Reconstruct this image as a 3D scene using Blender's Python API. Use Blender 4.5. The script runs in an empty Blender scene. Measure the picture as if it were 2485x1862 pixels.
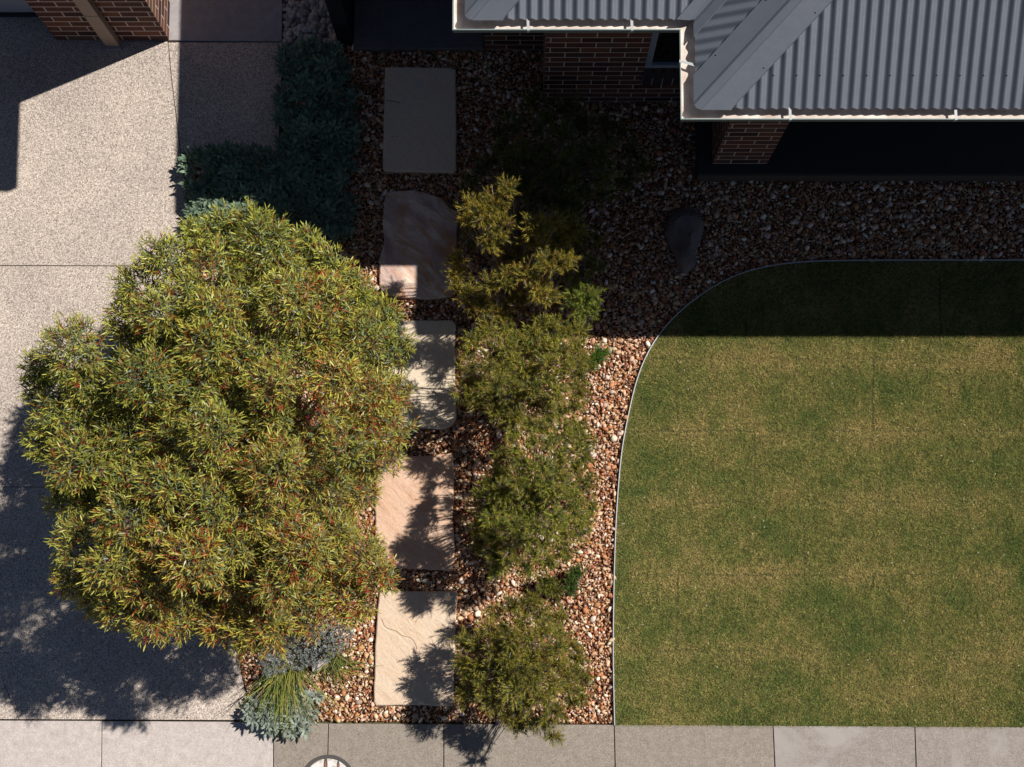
import bpy, math, numpy as np
from mathutils import Vector, Matrix
rng = np.random.default_rng(7)
S = bpy.context.scene
col = S.collection

# ------------------------------------------------------------------ camera, sky, sun
H = 10.6; F = 3040.0; TH = math.radians(5.0); X0 = 1262.0; Y0 = 1234.0
cd = bpy.data.cameras.new('camera'); cam = bpy.data.objects.new('camera', cd); col.objects.link(cam)
cam.location = (0, 0, H); cam.rotation_euler = (TH, 0, 0)
cd.sensor_width = 36; cd.lens = F / 2485 * 36
cd.shift_x = -(X0 - 1242.5) / 2485; cd.shift_y = (Y0 - 931) / 2485
cd.clip_start = .1; cd.clip_end = 500
S.camera = cam

SV = np.array([-.76, -.335])            # shadow shift in metres per metre of height
w = bpy.data.worlds.new('World'); S.world = w; w.use_nodes = True
wn = w.node_tree.nodes; sky = wn.new('ShaderNodeTexSky'); sky.sky_type = 'NISHITA'; sky.sun_disc = False; sky.air_density = .58; sky.dust_density = .3; sky.ozone_density = 1.2
sky.sun_elevation = math.atan2(1, np.hypot(*SV)); sky.sun_rotation = math.atan2(-SV[0], -SV[1])
w.node_tree.links.new(sky.outputs[0], wn['Background'].inputs[0]); wn['Background'].inputs[1].default_value = .05
sl = bpy.data.lights.new('sun', 'SUN'); so = bpy.data.objects.new('sun', sl); col.objects.link(so)
sl.energy = 5.0; sl.angle = math.radians(.55); sl.color = (1, .945, .87)
so.rotation_euler = Vector((-SV[0], -SV[1], 1)).to_track_quat('Z', 'Y').to_euler()
so.location = (6, 3, 12)
S.view_settings.view_transform = 'Standard'; S.view_settings.look = 'None'
S.view_settings.exposure = .22; S.view_settings.gamma = 1
S.cycles.max_bounces = 6; S.cycles.diffuse_bounces = 3; S.cycles.transparent_max_bounces = 4

# ------------------------------------------------------------------ helpers
K = 2485 / 2211.0
def U(px, py, z=0.0):                   # a photo pixel onto the level plane z
    xc = (px - X0) / F; yc = -(py - Y0) / F
    dy = yc * math.cos(TH) + math.sin(TH); dz = yc * math.sin(TH) - math.cos(TH)
    t = (z - H) / dz
    return np.array([t * xc, t * dy])
def D(px, py, z=0.0): return U(px * K, py * K, z)
def DP(pts, z=0.0): return np.array([D(x, y, z) for x, y in pts])

def tag(o, label=None, cat=None, group=None, kind=None):
    if label: o['label'] = label
    if cat: o['category'] = cat
    if group: o['group'] = group
    if kind: o['kind'] = kind
    return o
def empty(name, loc, *a, **k):
    o = bpy.data.objects.new(name, None); col.objects.link(o); o.location = loc; o.empty_display_size = .1
    o['_'] = 0; del o['_']
    return tag(o, *a, **k)
def link(name, me, mats, parent=None):
    o = bpy.data.objects.new(name, me); col.objects.link(o)
    for m in (mats if isinstance(mats, (list, tuple)) else [mats]): me.materials.append(m)
    if parent is not None:
        o.parent = parent; o.matrix_parent_inverse = Matrix.Translation(parent.location).inverted() if parent.parent is None else Matrix.Identity(4)
    return o
def fast(name, V, T, mats, parent=None, colr=None, smooth=False, n=3, mi=None):
    """uniform n-gon mesh out of numpy arrays"""
    me = bpy.data.meshes.new(name); V = np.asarray(V, np.float32); T = np.asarray(T, np.int32)
    me.vertices.add(len(V)); me.vertices.foreach_set('co', V.ravel())
    me.loops.add(T.size); me.loops.foreach_set('vertex_index', T.ravel())
    me.polygons.add(len(T)); me.polygons.foreach_set('loop_start', np.arange(0, T.size, n, dtype=np.int32))
    me.polygons.foreach_set('loop_total', np.full(len(T), n, np.int32))
    if mi is not None: me.polygons.foreach_set('material_index', np.asarray(mi, np.int32))
    me.polygons.foreach_set('use_smooth', np.full(len(T), smooth))
    if colr is not None:
        at = me.color_attributes.new('Col', 'FLOAT_COLOR', 'POINT')
        c = np.ones((len(V), 4), np.float32); c[:, :3] = colr; at.data.foreach_set('color', c.ravel())
    me.update(calc_edges=True)
    return link(name, me, mats, parent)

class MB:                               # mixed polygon builder with metre UVs
    def __init__(s): s.v = []; s.f = []; s.m = []; s.uv = []
    def face(s, pts, mi=0, uv=None):
        i = len(s.v); s.v += [tuple(p) for p in pts]; s.f.append(tuple(range(i, i + len(pts)))); s.m.append(mi)
        if uv is None:
            a = np.array(pts); nn = np.cross(a[1] - a[0], a[2] - a[0])
            k = int(np.argmax(abs(nn)))
            uv = [(p[0], p[1]) if k == 2 else ((p[0], p[2]) if k == 1 else (p[1], p[2])) for p in pts]
        s.uv += list(uv)
    def box(s, x0, x1, y0, y1, z0, z1, mi=0):
        a = [(x0, y0, z0), (x1, y0, z0), (x1, y1, z0), (x0, y1, z0), (x0, y0, z1), (x1, y0, z1), (x1, y1, z1), (x0, y1, z1)]
        for q in ((3, 2, 1, 0), (4, 5, 6, 7), (0, 1, 5, 4), (1, 2, 6, 5), (2, 3, 7, 6), (3, 0, 4, 7)): s.face([a[i] for i in q], mi)
    def prism(s, poly, z0, z1, mi=0, bev=0.0, side=None):
        P = np.array(poly, float); n = len(P)
        if np.sum(P[:, 0] * np.roll(P[:, 1], -1) - np.roll(P[:, 0], -1) * P[:, 1]) < 0: P = P[::-1]
        e = np.roll(P, -1, 0) - P; nn = np.stack([e[:, 1], -e[:, 0]], 1); nn /= np.linalg.norm(nn, axis=1)[:, None] + 1e-9
        vn = nn + np.roll(nn, 1, 0); vn /= np.maximum(np.linalg.norm(vn, axis=1)[:, None], .5)
        rings = [(P, z0), (P, z1 - bev)]
        if bev: rings += [(P - vn * bev * .35, z1 - bev * .35), (P - vn * bev, z1)]
        for (A, za), (B, zb) in zip(rings[:-1], rings[1:]):
            for i in range(n):
                j = (i + 1) % n
                s.face([(*A[i], za), (*A[j], za), (*B[j], zb), (*B[i], zb)], mi if side is None else side)
        s.face([(*p, rings[-1][1]) for p in rings[-1][0]], mi)
    def build(s, name, mats, parent=None, smooth=False):
        me = bpy.data.meshes.new(name); me.from_pydata(s.v, [], s.f)
        me.polygons.foreach_set('material_index', s.m)
        uvl = me.uv_layers.new(name='UVMap'); uvl.data.foreach_set('uv', np.array(s.uv, np.float32).ravel())
        if smooth: me.polygons.foreach_set('use_smooth', [True] * len(s.f))
        me.update()
        return link(name, me, mats, parent)

def sweep(mb, path, prof, mis):         # profile (u outward-to-the-right, z) along a level polyline with mitres
    P = np.array(path, float); n = len(P); d = np.diff(P, axis=0); d /= np.linalg.norm(d, axis=1)[:, None]
    nr = np.stack([d[:, 1], -d[:, 0]], 1); N = []
    for i in range(n):
        if i == 0: N.append(nr[0])
        elif i == n - 1: N.append(nr[-1])
        else:
            b = nr[i - 1] + nr[i]; N.append(b / (b @ nr[i]))
    for i in range(n - 1):
        for k in range(len(prof)):
            (u0, z0), (u1, z1) = prof[k], prof[(k + 1) % len(prof)]
            mb.face([(*(P[i] + N[i] * u0), z0), (*(P[i + 1] + N[i + 1] * u0), z0), (*(P[i + 1] + N[i + 1] * u1), z1), (*(P[i] + N[i] * u1), z1)], mis[k])

def inpoly(P, poly):
    x, y = P[:, 0], P[:, 1]; r = np.zeros(len(P), bool); Q = np.array(poly); n = len(Q); j = n - 1
    for i in range(n):
        xi, yi = Q[i]; xj, yj = Q[j]
        c = ((yi > y) != (yj > y)) & (x < (xj - xi) * (y - yi) / (yj - yi + 1e-12) + xi)
        r ^= c; j = i
    return r
def vnoise(P, s, seed):                 # smooth value noise in 0..1
    g = np.random.default_rng(seed).random((64, 64)); q = P * s + 1000.3; i = np.floor(q).astype(int); f = q - i; f = f * f * (3 - 2 * f)
    a = g[i[:, 0] % 64, i[:, 1] % 64]; b = g[(i[:, 0] + 1) % 64, i[:, 1] % 64]; c = g[i[:, 0] % 64, (i[:, 1] + 1) % 64]; d = g[(i[:, 0] + 1) % 64, (i[:, 1] + 1) % 64]
    return (a * (1 - f[:, 0]) + b * f[:, 0]) * (1 - f[:, 1]) + (c * (1 - f[:, 0]) + d * f[:, 0]) * f[:, 1]
def unit(a): return a / (np.linalg.norm(a, axis=-1, keepdims=True) + 1e-9)
def pick(pal, wts, n, r=rng):
    pal = np.array(pal); wts = np.array(wts, float); return pal[r.choice(len(pal), n, p=wts / wts.sum())]

# ------------------------------------------------------------------ materials
def mat(name, base=(.5, .5, .5), rough=.7, spec=.3, metal=0):
    m = bpy.data.materials.new(name); m.use_nodes = True; b = m.node_tree.nodes['Principled BSDF']
    b.inputs['Base Color'].default_value = (*base, 1); b.inputs['Roughness'].default_value = rough
    b.inputs['Specular IOR Level'].default_value = spec; b.inputs['Metallic'].default_value = metal
    return m
class NT:
    def __init__(s, m): s.t = m.node_tree; s.n = s.t.nodes; s.b = s.n['Principled BSDF']; s.pos = s.n.new('ShaderNodeNewGeometry').outputs['Position']
    def L(s, a, b): s.t.links.new(a, b)
    def noise(s, scale, detail=4, rough=.55, vec=None, dist=0):
        k = s.n.new('ShaderNodeTexNoise'); k.inputs['Scale'].default_value = scale; k.inputs['Detail'].default_value = detail
        k.inputs['Roughness'].default_value = rough; k.inputs['Distortion'].default_value = dist; s.L(vec or s.pos, k.inputs['Vector']); return k.outputs[0]
    def vor(s, scale, feat='F1', out='Color', vec=None):
        k = s.n.new('ShaderNodeTexVoronoi'); k.feature = feat; k.inputs['Scale'].default_value = scale; s.L(vec or s.pos, k.inputs['Vector']); return k.outputs[out]
    def ramp(s, fac, stops, interp='LINEAR'):
        k = s.n.new('ShaderNodeValToRGB'); k.color_ramp.interpolation = interp; e = k.color_ramp.elements
        while len(e) < len(stops): e.new(.5)
        for q, (p, c) in zip(e, stops): q.position = p; q.color = (*c, 1) if len(c) == 3 else c
        s.L(fac, k.inputs[0]); return k.outputs[0]
    def mix(s, fac, a, b, mode='MIX'):
        k = s.n.new('ShaderNodeMix'); k.data_type = 'RGBA'; k.blend_type = mode
        for v, i in ((fac, 0), (a, 6), (b, 7)):
            if hasattr(v, 'is_linked') or hasattr(v, 'links'): s.L(v, k.inputs[i])
            else: k.inputs[i].default_value = v if i == 0 else (*v, 1)
        return k.outputs[2]
    def math(s, op, a, b=0):
        k = s.n.new('ShaderNodeMath'); k.operation = op
        for v, i in ((a, 0), (b, 1)):
            if hasattr(v, 'links'): s.L(v, k.inputs[i])
            else: k.inputs[i].default_value = v
        return k.outputs[0]
    def bump(s, h, strength=.4, dist=.01):
        k = s.n.new('ShaderNodeBump'); k.inputs['Strength'].default_value = strength; k.inputs['Distance'].default_value = dist
        s.L(h, k.inputs['Height']); s.L(k.outputs[0], s.b.inputs['Normal'])
    def col(s, c): s.L(c, s.b.inputs['Base Color'])

def m_agg(name, stops, scale=105, tint=None, bs=.5):
    m = mat(name, rough=.85, spec=.2); t = NT(m)
    c = t.ramp(t.vor(scale), stops)
    c2 = t.ramp(t.noise(scale * .9, 2, .7), [(.3, (.45, .42, .4)), (.62, (1.1, 1.08, 1.05))])
    c = t.mix(1, c, c2, 'MULTIPLY')
    big = t.ramp(t.noise(.9, 5, .6), [(.3, (.75, .745, .75)), (.7, (1.10, 1.08, 1.05))])
    c = t.mix(1, c, big, 'MULTIPLY'); t.col(c); t.bump(t.noise(scale, 3, .7), bs, .006); return m
M = {}
M['agg'] = m_agg('exposed_aggregate', [(0, (.23, .20, .18)), (.3, (.47, .415, .375)), (.6, (.64, .57, .515)), (1, (.88, .80, .73))])
def m_conc(name, a, b, sp=.5, scale=130, stain=None):
    m = mat(name, rough=.88, spec=.2); t = NT(m)
    c = t.mix(t.noise(1.7, 6, .65, dist=.6), a, b)
    g = t.ramp(t.noise(scale, 3, .75), [(.3, (1 - sp,) * 3), (.7, (1 + sp * .55,) * 3)])
    c = t.mix(1, c, g, 'MULTIPLY')
    mid = t.ramp(t.noise(14, 5, .7), [(.35, (.86, .85, .84)), (.65, (1.06, 1.06, 1.06))])
    c = t.mix(1, c, mid, 'MULTIPLY')
    if stain: c = t.mix(t.ramp(t.noise(1.1, 4, .6, dist=.8), [(.52, (0, 0, 0)), (.62, (1, 1, 1))]), c, stain)
    t.col(c); t.bump(t.noise(scale, 3, .7), .35, .004); return m
M['path_pale'] = m_conc('pale_footpath_concrete', (.58, .51, .47), (.52, .475, .455), .34, 120)
M['path_grey'] = m_conc('grey_footpath_concrete', (.335, .29, .245), (.28, .245, .21), .42, 95)
M['path_blue'] = m_conc('worn_footpath_concrete', (.345, .30, .27), (.29, .26, .24), .4, 95, (.345, .315, .295))
M['pad'] = m_conc('smooth_concrete', (.40, .37, .36), (.31, .29, .31), .1, 60)
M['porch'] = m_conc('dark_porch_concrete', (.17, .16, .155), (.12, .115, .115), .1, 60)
def m_brick(name):
    m = mat(name, rough=.85, spec=.2); t = NT(m)
    uv = t.n.new('ShaderNodeUVMap'); uv.uv_map = 'UVMap'
    b = t.n.new('ShaderNodeTexBrick'); t.L(uv.outputs[0], b.inputs['Vector'])
    b.inputs['Scale'].default_value = 1; b.inputs['Brick Width'].default_value = .24; b.inputs['Row Height'].default_value = .086
    b.inputs['Mortar Size'].default_value = .0055; b.inputs['Mortar Smooth'].default_value = .25; b.inputs['Bias'].default_value = 0
    b.inputs['Color1'].default_value = (0, 0, 0, 1); b.inputs['Color2'].default_value = (1, 1, 1, 1); b.inputs['Mortar'].default_value = (.5, .5, .5, 1)
    bc = t.ramp(b.outputs['Color'], [(0, (.042, .022, .021)), (.25, (.11, .042, .03)), (.5, (.17, .068, .042)), (.72, (.075, .03, .026)), (1, (.14, .076, .048))])
    bc = t.mix(1, bc, t.ramp(t.noise(45, 4, .7), [(.3, (.7, .7, .7)), (.7, (1.2, 1.2, 1.2))]), 'MULTIPLY')
    mo = t.mix(t.noise(30, 3), (.62, .52, .46), (.48, .40, .36))
    t.col(t.mix(b.outputs['Fac'], bc, mo))
    h = t.math('SUBTRACT', 1, b.outputs['Fac']); t.bump(t.math('ADD', h, t.math('MULTIPLY', t.noise(90, 3), .3)), .6, .006); return m
M['brick'] = m_brick('red_brown_brick')
M['soil'] = mat('dark_soil', rough=.95, spec=.1); _t = NT(M['soil']); _t.col(_t.mix(_t.noise(40, 6, .7), (.035, .018, .011), (.12, .062, .036))); _t.bump(_t.noise(60, 5, .7), .7, .02)
M['earth'] = mat('grassy_earth', rough=.95, spec=.1); _t = NT(M['earth']); _t.col(_t.mix(_t.noise(3, 6, .7), (.05, .06, .02), (.13, .10, .05))); _t.bump(_t.noise(60, 5, .7), .7, .02)
M['turf'] = mat('turf_thatch', rough=.95, spec=.1); _t = NT(M['turf']); _t.col(_t.mix(_t.noise(60, 5, .7), (.035, .042, .014), (.10, .09, .036)))
def m_attr(name, rough=.6, spec=.3, trans=0., var=None):
    m = mat(name, rough=rough, spec=spec); t = NT(m); a = t.n.new('ShaderNodeAttribute'); a.attribute_name = 'Col'; c = a.outputs['Color']
    if var:
        sc, lo, hi = var; c = t.mix(1, c, t.ramp(t.noise(sc, 3, .6), [(.3, (lo,) * 3), (.7, (hi,) * 3)]), 'MULTIPLY')
    t.col(c)
    if trans:
        tr = t.n.new('ShaderNodeBsdfTranslucent'); t.L(c, tr.inputs[0]); mx = t.n.new('ShaderNodeMixShader'); mx.inputs[0].default_value = trans
        o = t.n['Material Output']; t.L(t.b.outputs[0], mx.inputs[1]); t.L(tr.outputs[0], mx.inputs[2]); t.L(mx.outputs[0], o.inputs[0])
    return m
M['pebble'] = m_attr('river_pebble', .62, .35, var=(90, .8, 1.15))
M['leaf'] = m_attr('leaf', .42, .45, .22)
M['needle'] = m_attr('needle_leaf', .5, .35, .2)
M['sage'] = m_attr('felted_leaf', .75, .25, .1)
M['grass'] = m_attr('grass_blade', .6, .25, .2)
def m_stone(name, a, b, c, streak=.5, gs=2.2, thr=.56):
    m = mat(name, rough=.8, spec=.25); t = NT(m)
    mp = t.n.new('ShaderNodeMapping'); t.L(t.pos, mp.inputs[0]); mp.vector_type = 'TEXTURE'; mp.inputs['Rotation'].default_value = (0, 0, math.radians(-42)); mp.inputs['Scale'].default_value = (1, .36, 1)
    s = t.ramp(t.noise(gs, 6, .62, mp.outputs[0], .9), [(.36, (0, 0, 0)), (.66, (1, 1, 1))])
    k = t.mix(s, a, b)
    s2 = t.ramp(t.noise(gs * 1.25, 5, .6, mp.outputs[0], 1.4), [(thr, (0, 0, 0)), (thr + .15, (streak,) * 3)])
    k = t.mix(s2, k, c)
    k = t.mix(1, k, t.ramp(t.noise(70, 4, .7), [(.3, (.86,) * 3), (.7, (1.1,) * 3)]), 'MULTIPLY')
    t.col(k); t.bump(t.noise(7, 8, .65, mp.outputs[0], .5), .55, .02); return m
M['crack'] = mat('crack', (.09, .06, .045), .9, .1)
M['roof'] = mat('grey_steel_roofing', (.08, .085, .11), .42, .5); _t = NT(M['roof']); _c = _t.mix(_t.noise(9, 6, .6), (.088, .101, .126), (.116, .129, .155)); _t.col(_c)
_c = _t.ramp(_t.noise(30, 4, .6), [(.3, (.38,) * 3), (.7, (.5,) * 3)]); _t.L(_c, _t.b.inputs['Roughness'])
M['screw'] = mat('screw_head', (.09, .095, .11), .4, .5)
M['gutter'] = mat('pale_gutter_paint', (.66, .61, .56), .5, .4); _t = NT(M['gutter']); _t.col(_t.mix(_t.noise(25, 5, .6), (.70, .66, .62), (.58, .50, .45)))
M['gutter_lip'] = mat('gutter_lip_paint', (.20, .26, .255), .4, .5)
M['gutter_dirt'] = mat('gutter_dirt', rough=.9, spec=.1); _t = NT(M['gutter_dirt']); _t.col(_t.mix(_t.ramp(_t.noise(7, 6, .7), [(.30, (0, 0, 0)), (.62, (1, 1, 1))]), (.44, .34, .28), (.70, .64, .58)))
M['gutter_face'] = mat('gutter_face_paint', (.13, .16, .165), .45, .4)
M['strap'] = mat('strap_zinc', (.42, .44, .45), .45, .5)
M['fascia'] = mat('fascia_paint', (.10, .10, .115), .5, .4)
M['soffit'] = mat('soffit_paint', (.30, .30, .30), .7, .3)
M['frame'] = mat('window_frame_paint', (.30, .34, .40), .4, .5)
M['glass'] = mat('dark_glass', (.008, .009, .01), .06, .5)
M['deck'] = mat('dark_deck', rough=.6, spec=.3); _t = NT(M['deck']); _t.col(_t.mix(_t.noise(5, 5, .6), (.022, .022, .025), (.04, .038, .038)))
M['deck_edge'] = mat('deck_edge', (.11, .08, .06), .7, .2)
M['post'] = mat('charcoal_paint', (.022, .022, .027), .5, .3)
M['pipe'] = mat('taupe_pipe_paint', rough=.55, spec=.35); _t = NT(M['pipe']); _t.col(_t.mix(_t.noise(12, 4, .6), (.24, .175, .13), (.30, .22, .165)))
M['door'] = mat('garage_door_paint', (.32, .33, .37), .5, .35)
M['rubber'] = mat('black_rubber', (.016, .018, .024), .5, .4)
M['steel'] = mat('galvanised_edging', (.62, .62, .66), .35, .6, .35)
M['bark'] = mat('bark', rough=.9, spec=.15); _t = NT(M['bark']); _t.col(_t.mix(_t.noise(22, 5, .7), (.12, .075, .055), (.26, .19, .15)))
M['twig'] = m_attr('twig', .8, .2)
M['white'] = mat('chalky_white_cover', rough=.8, spec=.25); _t = NT(M['white']); _c = _t.mix(_t.ramp(_t.noise(11, 5, .65, dist=.8), [(.45, (0, 0, 0)), (.62, (1, 1, 1))]), (.68, .66, .63), (.42, .36, .31)); _t.col(_c)
M['ring'] = mat('cover_ring', (.075, .07, .068), .7, .3)
M['slot'] = mat('rusty_slot', (.30, .12, .07), .8, .2)

# ------------------------------------------------------------------ ground, driveway, footpath
mb = MB(); g = 60
mb.face([(-g, -g, -.05), (g, -g, -.05), (g, g, -.05), (-g, g, -.05)]); tag(mb.build('ground', M['earth']), kind='structure')

curve = [(363, 91), (368, 150), (375, 210), (385, 290), (390, 330), (402, 420), (414, 500), (430, 620), (446, 800), (462, 1000), (480, 1200), (508, 1400), (530, 1500), (540, 1556)]
def cx(y, o=0):
    ys = [c[1] for c in curve]; xs = [c[0] for c in curve]; return float(np.interp(y, ys, xs)) + o
gp = 1.0                                # half joint, in display pixels
def curvepts(y0, y1, o):
    ys = [y0] + [c[1] for c in curve if y0 < c[1] < y1] + [y1]; return [(cx(y, o), y) for y in ys]
mb = MB(); L0 = -420
def slabpoly(pts): mb.prism(DP(pts), -.12, 0, 0)
slabpoly([(L0, -330), (137 / K, -330), (137 / K, 88), (362, 90)] + curvepts(91, 575 - gp, -gp) + [(L0, 572 - gp)])
slabpoly([(L0, 572 + gp)] + curvepts(575 + gp, 1053 - gp, -gp) + [(L0, 1051 - gp)])
slabpoly([(4, 1465), (0, 1455), (-60, 1051 + gp)] + curvepts(1053 + gp, 1556 - gp, -gp) + [(41, 1554 - gp)])
slabpoly([(L0, 1051 + gp), (-61.5, 1051 + gp), (-1.5, 1455), (2.5, 1465), (39.5, 1554 - gp), (L0, 1552 - gp)])
slabpoly([(x, y) for x, y in curvepts(92, 329, gp)] + [(600, 329), (606, 200), (610, 92)])
tag(mb.build('driveway', M['agg']), kind='structure')
mb = MB(); mb.prism(DP([(363.5, -330), (363.5, 88.5), (609, 90), (613, -330)]), -.12, .012, 0, .006); tag(mb.build('entry_path', M['pad']), kind='structure')

mb = MB()
js = [-900, -560, 220, 590, 709, 958, 1326, 1669, 1975, 2330, 2800]
jb = [-900, -560, 219, 590, 707, 958, 1328, 1673, 1978, 2336, 2800]
for i in range(len(js) - 1):
    yt = lambda x: np.interp(x, [-900, 540, 700, 1325, 2211, 2800], [1552, 1558, 1562, 1565, 1570, 1572])
    g_ = .85; a, b = js[i] + g_, js[i + 1] - g_; a2, b2 = jb[i] + g_ * 1.2, jb[i + 1] - g_ * 1.2
    mb.prism(DP([(a, yt(a) + .6), (b, yt(b) + .6), (b2 + (b2 - b) * 2.6, 1890), (a2 + (a2 - a) * 2.6, 1890)]), -.1, .003, 0 if i < 3 else (2 if i > 6 else 1), .004)
tag(mb.build('footpath', [M['path_pale'], M['path_grey'], M['path_blue']]), kind='structure')

# ------------------------------------------------------------------ garden bed and lawn outlines (level ground)
edge = [(1327, 1566), (1325, 1480), (1324, 1400), (1325, 1300), (1328, 1180), (1333, 1080), (1342, 980), (1356, 900), (1374, 825), (1396, 768), (1424, 722), (1458, 683), (1500, 647), (1550, 614), (1610, 588), (1680, 572), (1760, 565), (1860, 563), (2000, 562.5), (2211, 562.5), (2500, 562)]
def smooth(pts, n=6):
    P = np.array(pts, float); out = []
    for i in range(len(P) - 1):
        p0, p1, p2, p3 = P[max(i - 1, 0)], P[i], P[i + 1], P[min(i + 2, len(P) - 1)]
        for t in np.linspace(0, 1, n, endpoint=False):
            out.append(.5 * ((2 * p1) + (-p0 + p2) * t + (2 * p0 - 5 * p1 + 4 * p2 - p3) * t * t + (-p0 + 3 * p1 - 3 * p2 + p3) * t ** 3))
    return np.array(out + [P[-1]])
E = DP(smooth(edge))
bed = np.vstack([DP([(612, 96), (612, 322), (398, 330)]), DP([(x + 2, y) for x, y in curvepts(335, 1556, 0)]), DP([(1320, 1563)]), E, DP([(2500, 372), (1520, 372), (1520, 160), (1180, 100), (800, 100)])])
mb = MB(); mb.face([(*p, -.034) for p in bed[::-1]]); tag(mb.build('garden_bed', M['soil']), kind='structure')

# metal lawn edging
e2 = np.array([(*p,) for p in E]); mb = MB()
sweep(mb, e2, [(-.0035, -.06), (-.0035, .016), (.0035, .016), (.0035, -.06)], [0] * 4)
tag(mb.build('lawn_edging', M['steel']), 'thin bright metal edging strip curving between the pebbles and the lawn', 'garden edging')

# ------------------------------------------------------------------ lawn
lawn = np.vstack([E, DP([(2500, 1571), (1328, 1566)])])
mb = MB(); mb.face([(*p, -.006) for p in lawn]); tag(mb.build('lawn_base', M['turf']), kind='structure')
def lawn_blades():
    r = np.random.default_rng(3); lo = lawn.min(0); hi = lawn.max(0); hi[0] = min(hi[0], D(2330, 900)[0]); N = 620000
    P = lo - .02 + r.random((N, 2)) * (hi - lo + .02); sh = vnoise(P, 40, 71)[:, None] * np.array([[.007, .02]]); P = P[inpoly(P + sh, lawn)]
    seamh = [(775, 1430, 2600), (931, 1340, 2600), (1084, 1330, 2600), (1241, 1325, 2600), (1405, 1325, 2600)]
    seamv = [(1462, 776, 905), (1885, 776, 931), (1630, 935, 1084), (2045, 935, 1000), (1736, 1086, 1241), (2155, 1090, 1241), (1462, 1243, 1405), (1885, 1243, 1405), (1605, 1405, 1560), (2060, 1405, 1560), (2030, 600, 775), (1610, 690, 775)]
    brown = np.zeros(len(P)); gap = np.zeros(len(P))
    n4 = vnoise(P, 9, 44); wob = (vnoise(P, 14, 46) - .5) * .02
    for y, xa, xb in seamh:
        a = D(xa, y); b = D(xb, y); d = abs(P[:, 1] + wob - (a[1] + (P[:, 0] - a[0]) * (b[1] - a[1]) / (b[0] - a[0])))
        brown += np.exp(-(d / .11) ** 2) * .75 * (vnoise(P, 2.2, int(y)) > .25) * (.5 + vnoise(P, 3, 61)); gap = np.maximum(gap, np.exp(-(d / .009) ** 2) * (n4 > .42) * .9)
    for x, ya, yb in seamv:
        a = D(x, ya); b = D(x, yb); on = (P[:, 1] < a[1]) & (P[:, 1] > b[1])
        d = abs(P[:, 0] + wob - (a[0] + (P[:, 1] - a[1]) * (b[0] - a[0]) / (b[1] - a[1])))
        gap = np.maximum(gap, on * np.exp(-(d / .012) ** 2) * (n4 > .33) * .98); brown += on * np.exp(-(d / .04) ** 2) * .25
    # each turf roll has its own mix of green and straw
    big = vnoise(P, 2.3, 5) * .24 + vnoise(P, 5.1, 6) * .26 + vnoise(P, 12, 8) * .24 + vnoise(P, 34, 9) * .26
    row = np.floor((P[:, 1] - D(1900, 1405)[1]) / .60); ph = np.floor((P[:, 0] + row * .9) / 1.62)
    rollv = np.random.default_rng(12).random((64, 64))[(row.astype(int) % 64), (ph.astype(int) % 64)]
    g_ = np.clip((big - .5) * 1.5 + .57 + (rollv - .5) * .16, .12, .95)           # 1 = green
    g_ = np.clip(g_ - brown * .36 + r.normal(0, .2, len(P)), 0, 1)[:, None]
    straw = np.array([.35, .275, .11]); mid = np.array([.205, .205, .058]); green = np.array([.085, .135, .034])
    C = np.where(g_ < .5, straw * (1 - g_ * 2) + mid * g_ * 2, mid * (2 - 2 * g_) + green * (2 * g_ - 1))
    C *= (1.08 + .66 * r.random((len(P), 1))) * (.72 + .56 * vnoise(P, 55, 17))[:, None]
    keep = r.random(len(P)) > gap; P = P[keep]; C = C[keep]; n = len(P)
    an = r.random(n) * 6.283; Ln = .013 + .014 * r.random(n); lean = .35 + .75 * r.random(n)
    d = np.stack([np.cos(an), np.sin(an)], 1); s = np.stack([-d[:, 1], d[:, 0]], 1) * (.0016 + .0012 * r.random((n, 1)))
    V = np.zeros((n, 3, 3)); V[:, 0, :2] = P - s; V[:, 1, :2] = P + s; V[:, :2, 2] = -.004
    V[:, 2, :2] = P + d * (Ln * np.sin(lean))[:, None]; V[:, 2, 2] = -.004 + Ln * np.cos(lean)
    CC = np.repeat(C, 3, 0)
    q = r.choice(n, 70); wq = np.array([.7, .66, .55]); CC = CC.reshape(n, 3, 3); CC[q] = wq
    for k in q: V[k, :, 2] = .02; V[k, 0, :2] = P[k] + (-.005, -.004); V[k, 1, :2] = P[k] + (.005, -.003); V[k, 2, :2] = P[k] + (0, .006)
    return V.reshape(-1, 3), np.arange(n * 3).reshape(-1, 3), CC.reshape(-1, 3)
V, T, C = lawn_blades(); tag(fast('lawn_grass', V, T, M['grass'], None, C), 'short mown lawn of mixed green and straw coloured turf rolls', 'grass', kind='stuff')

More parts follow.
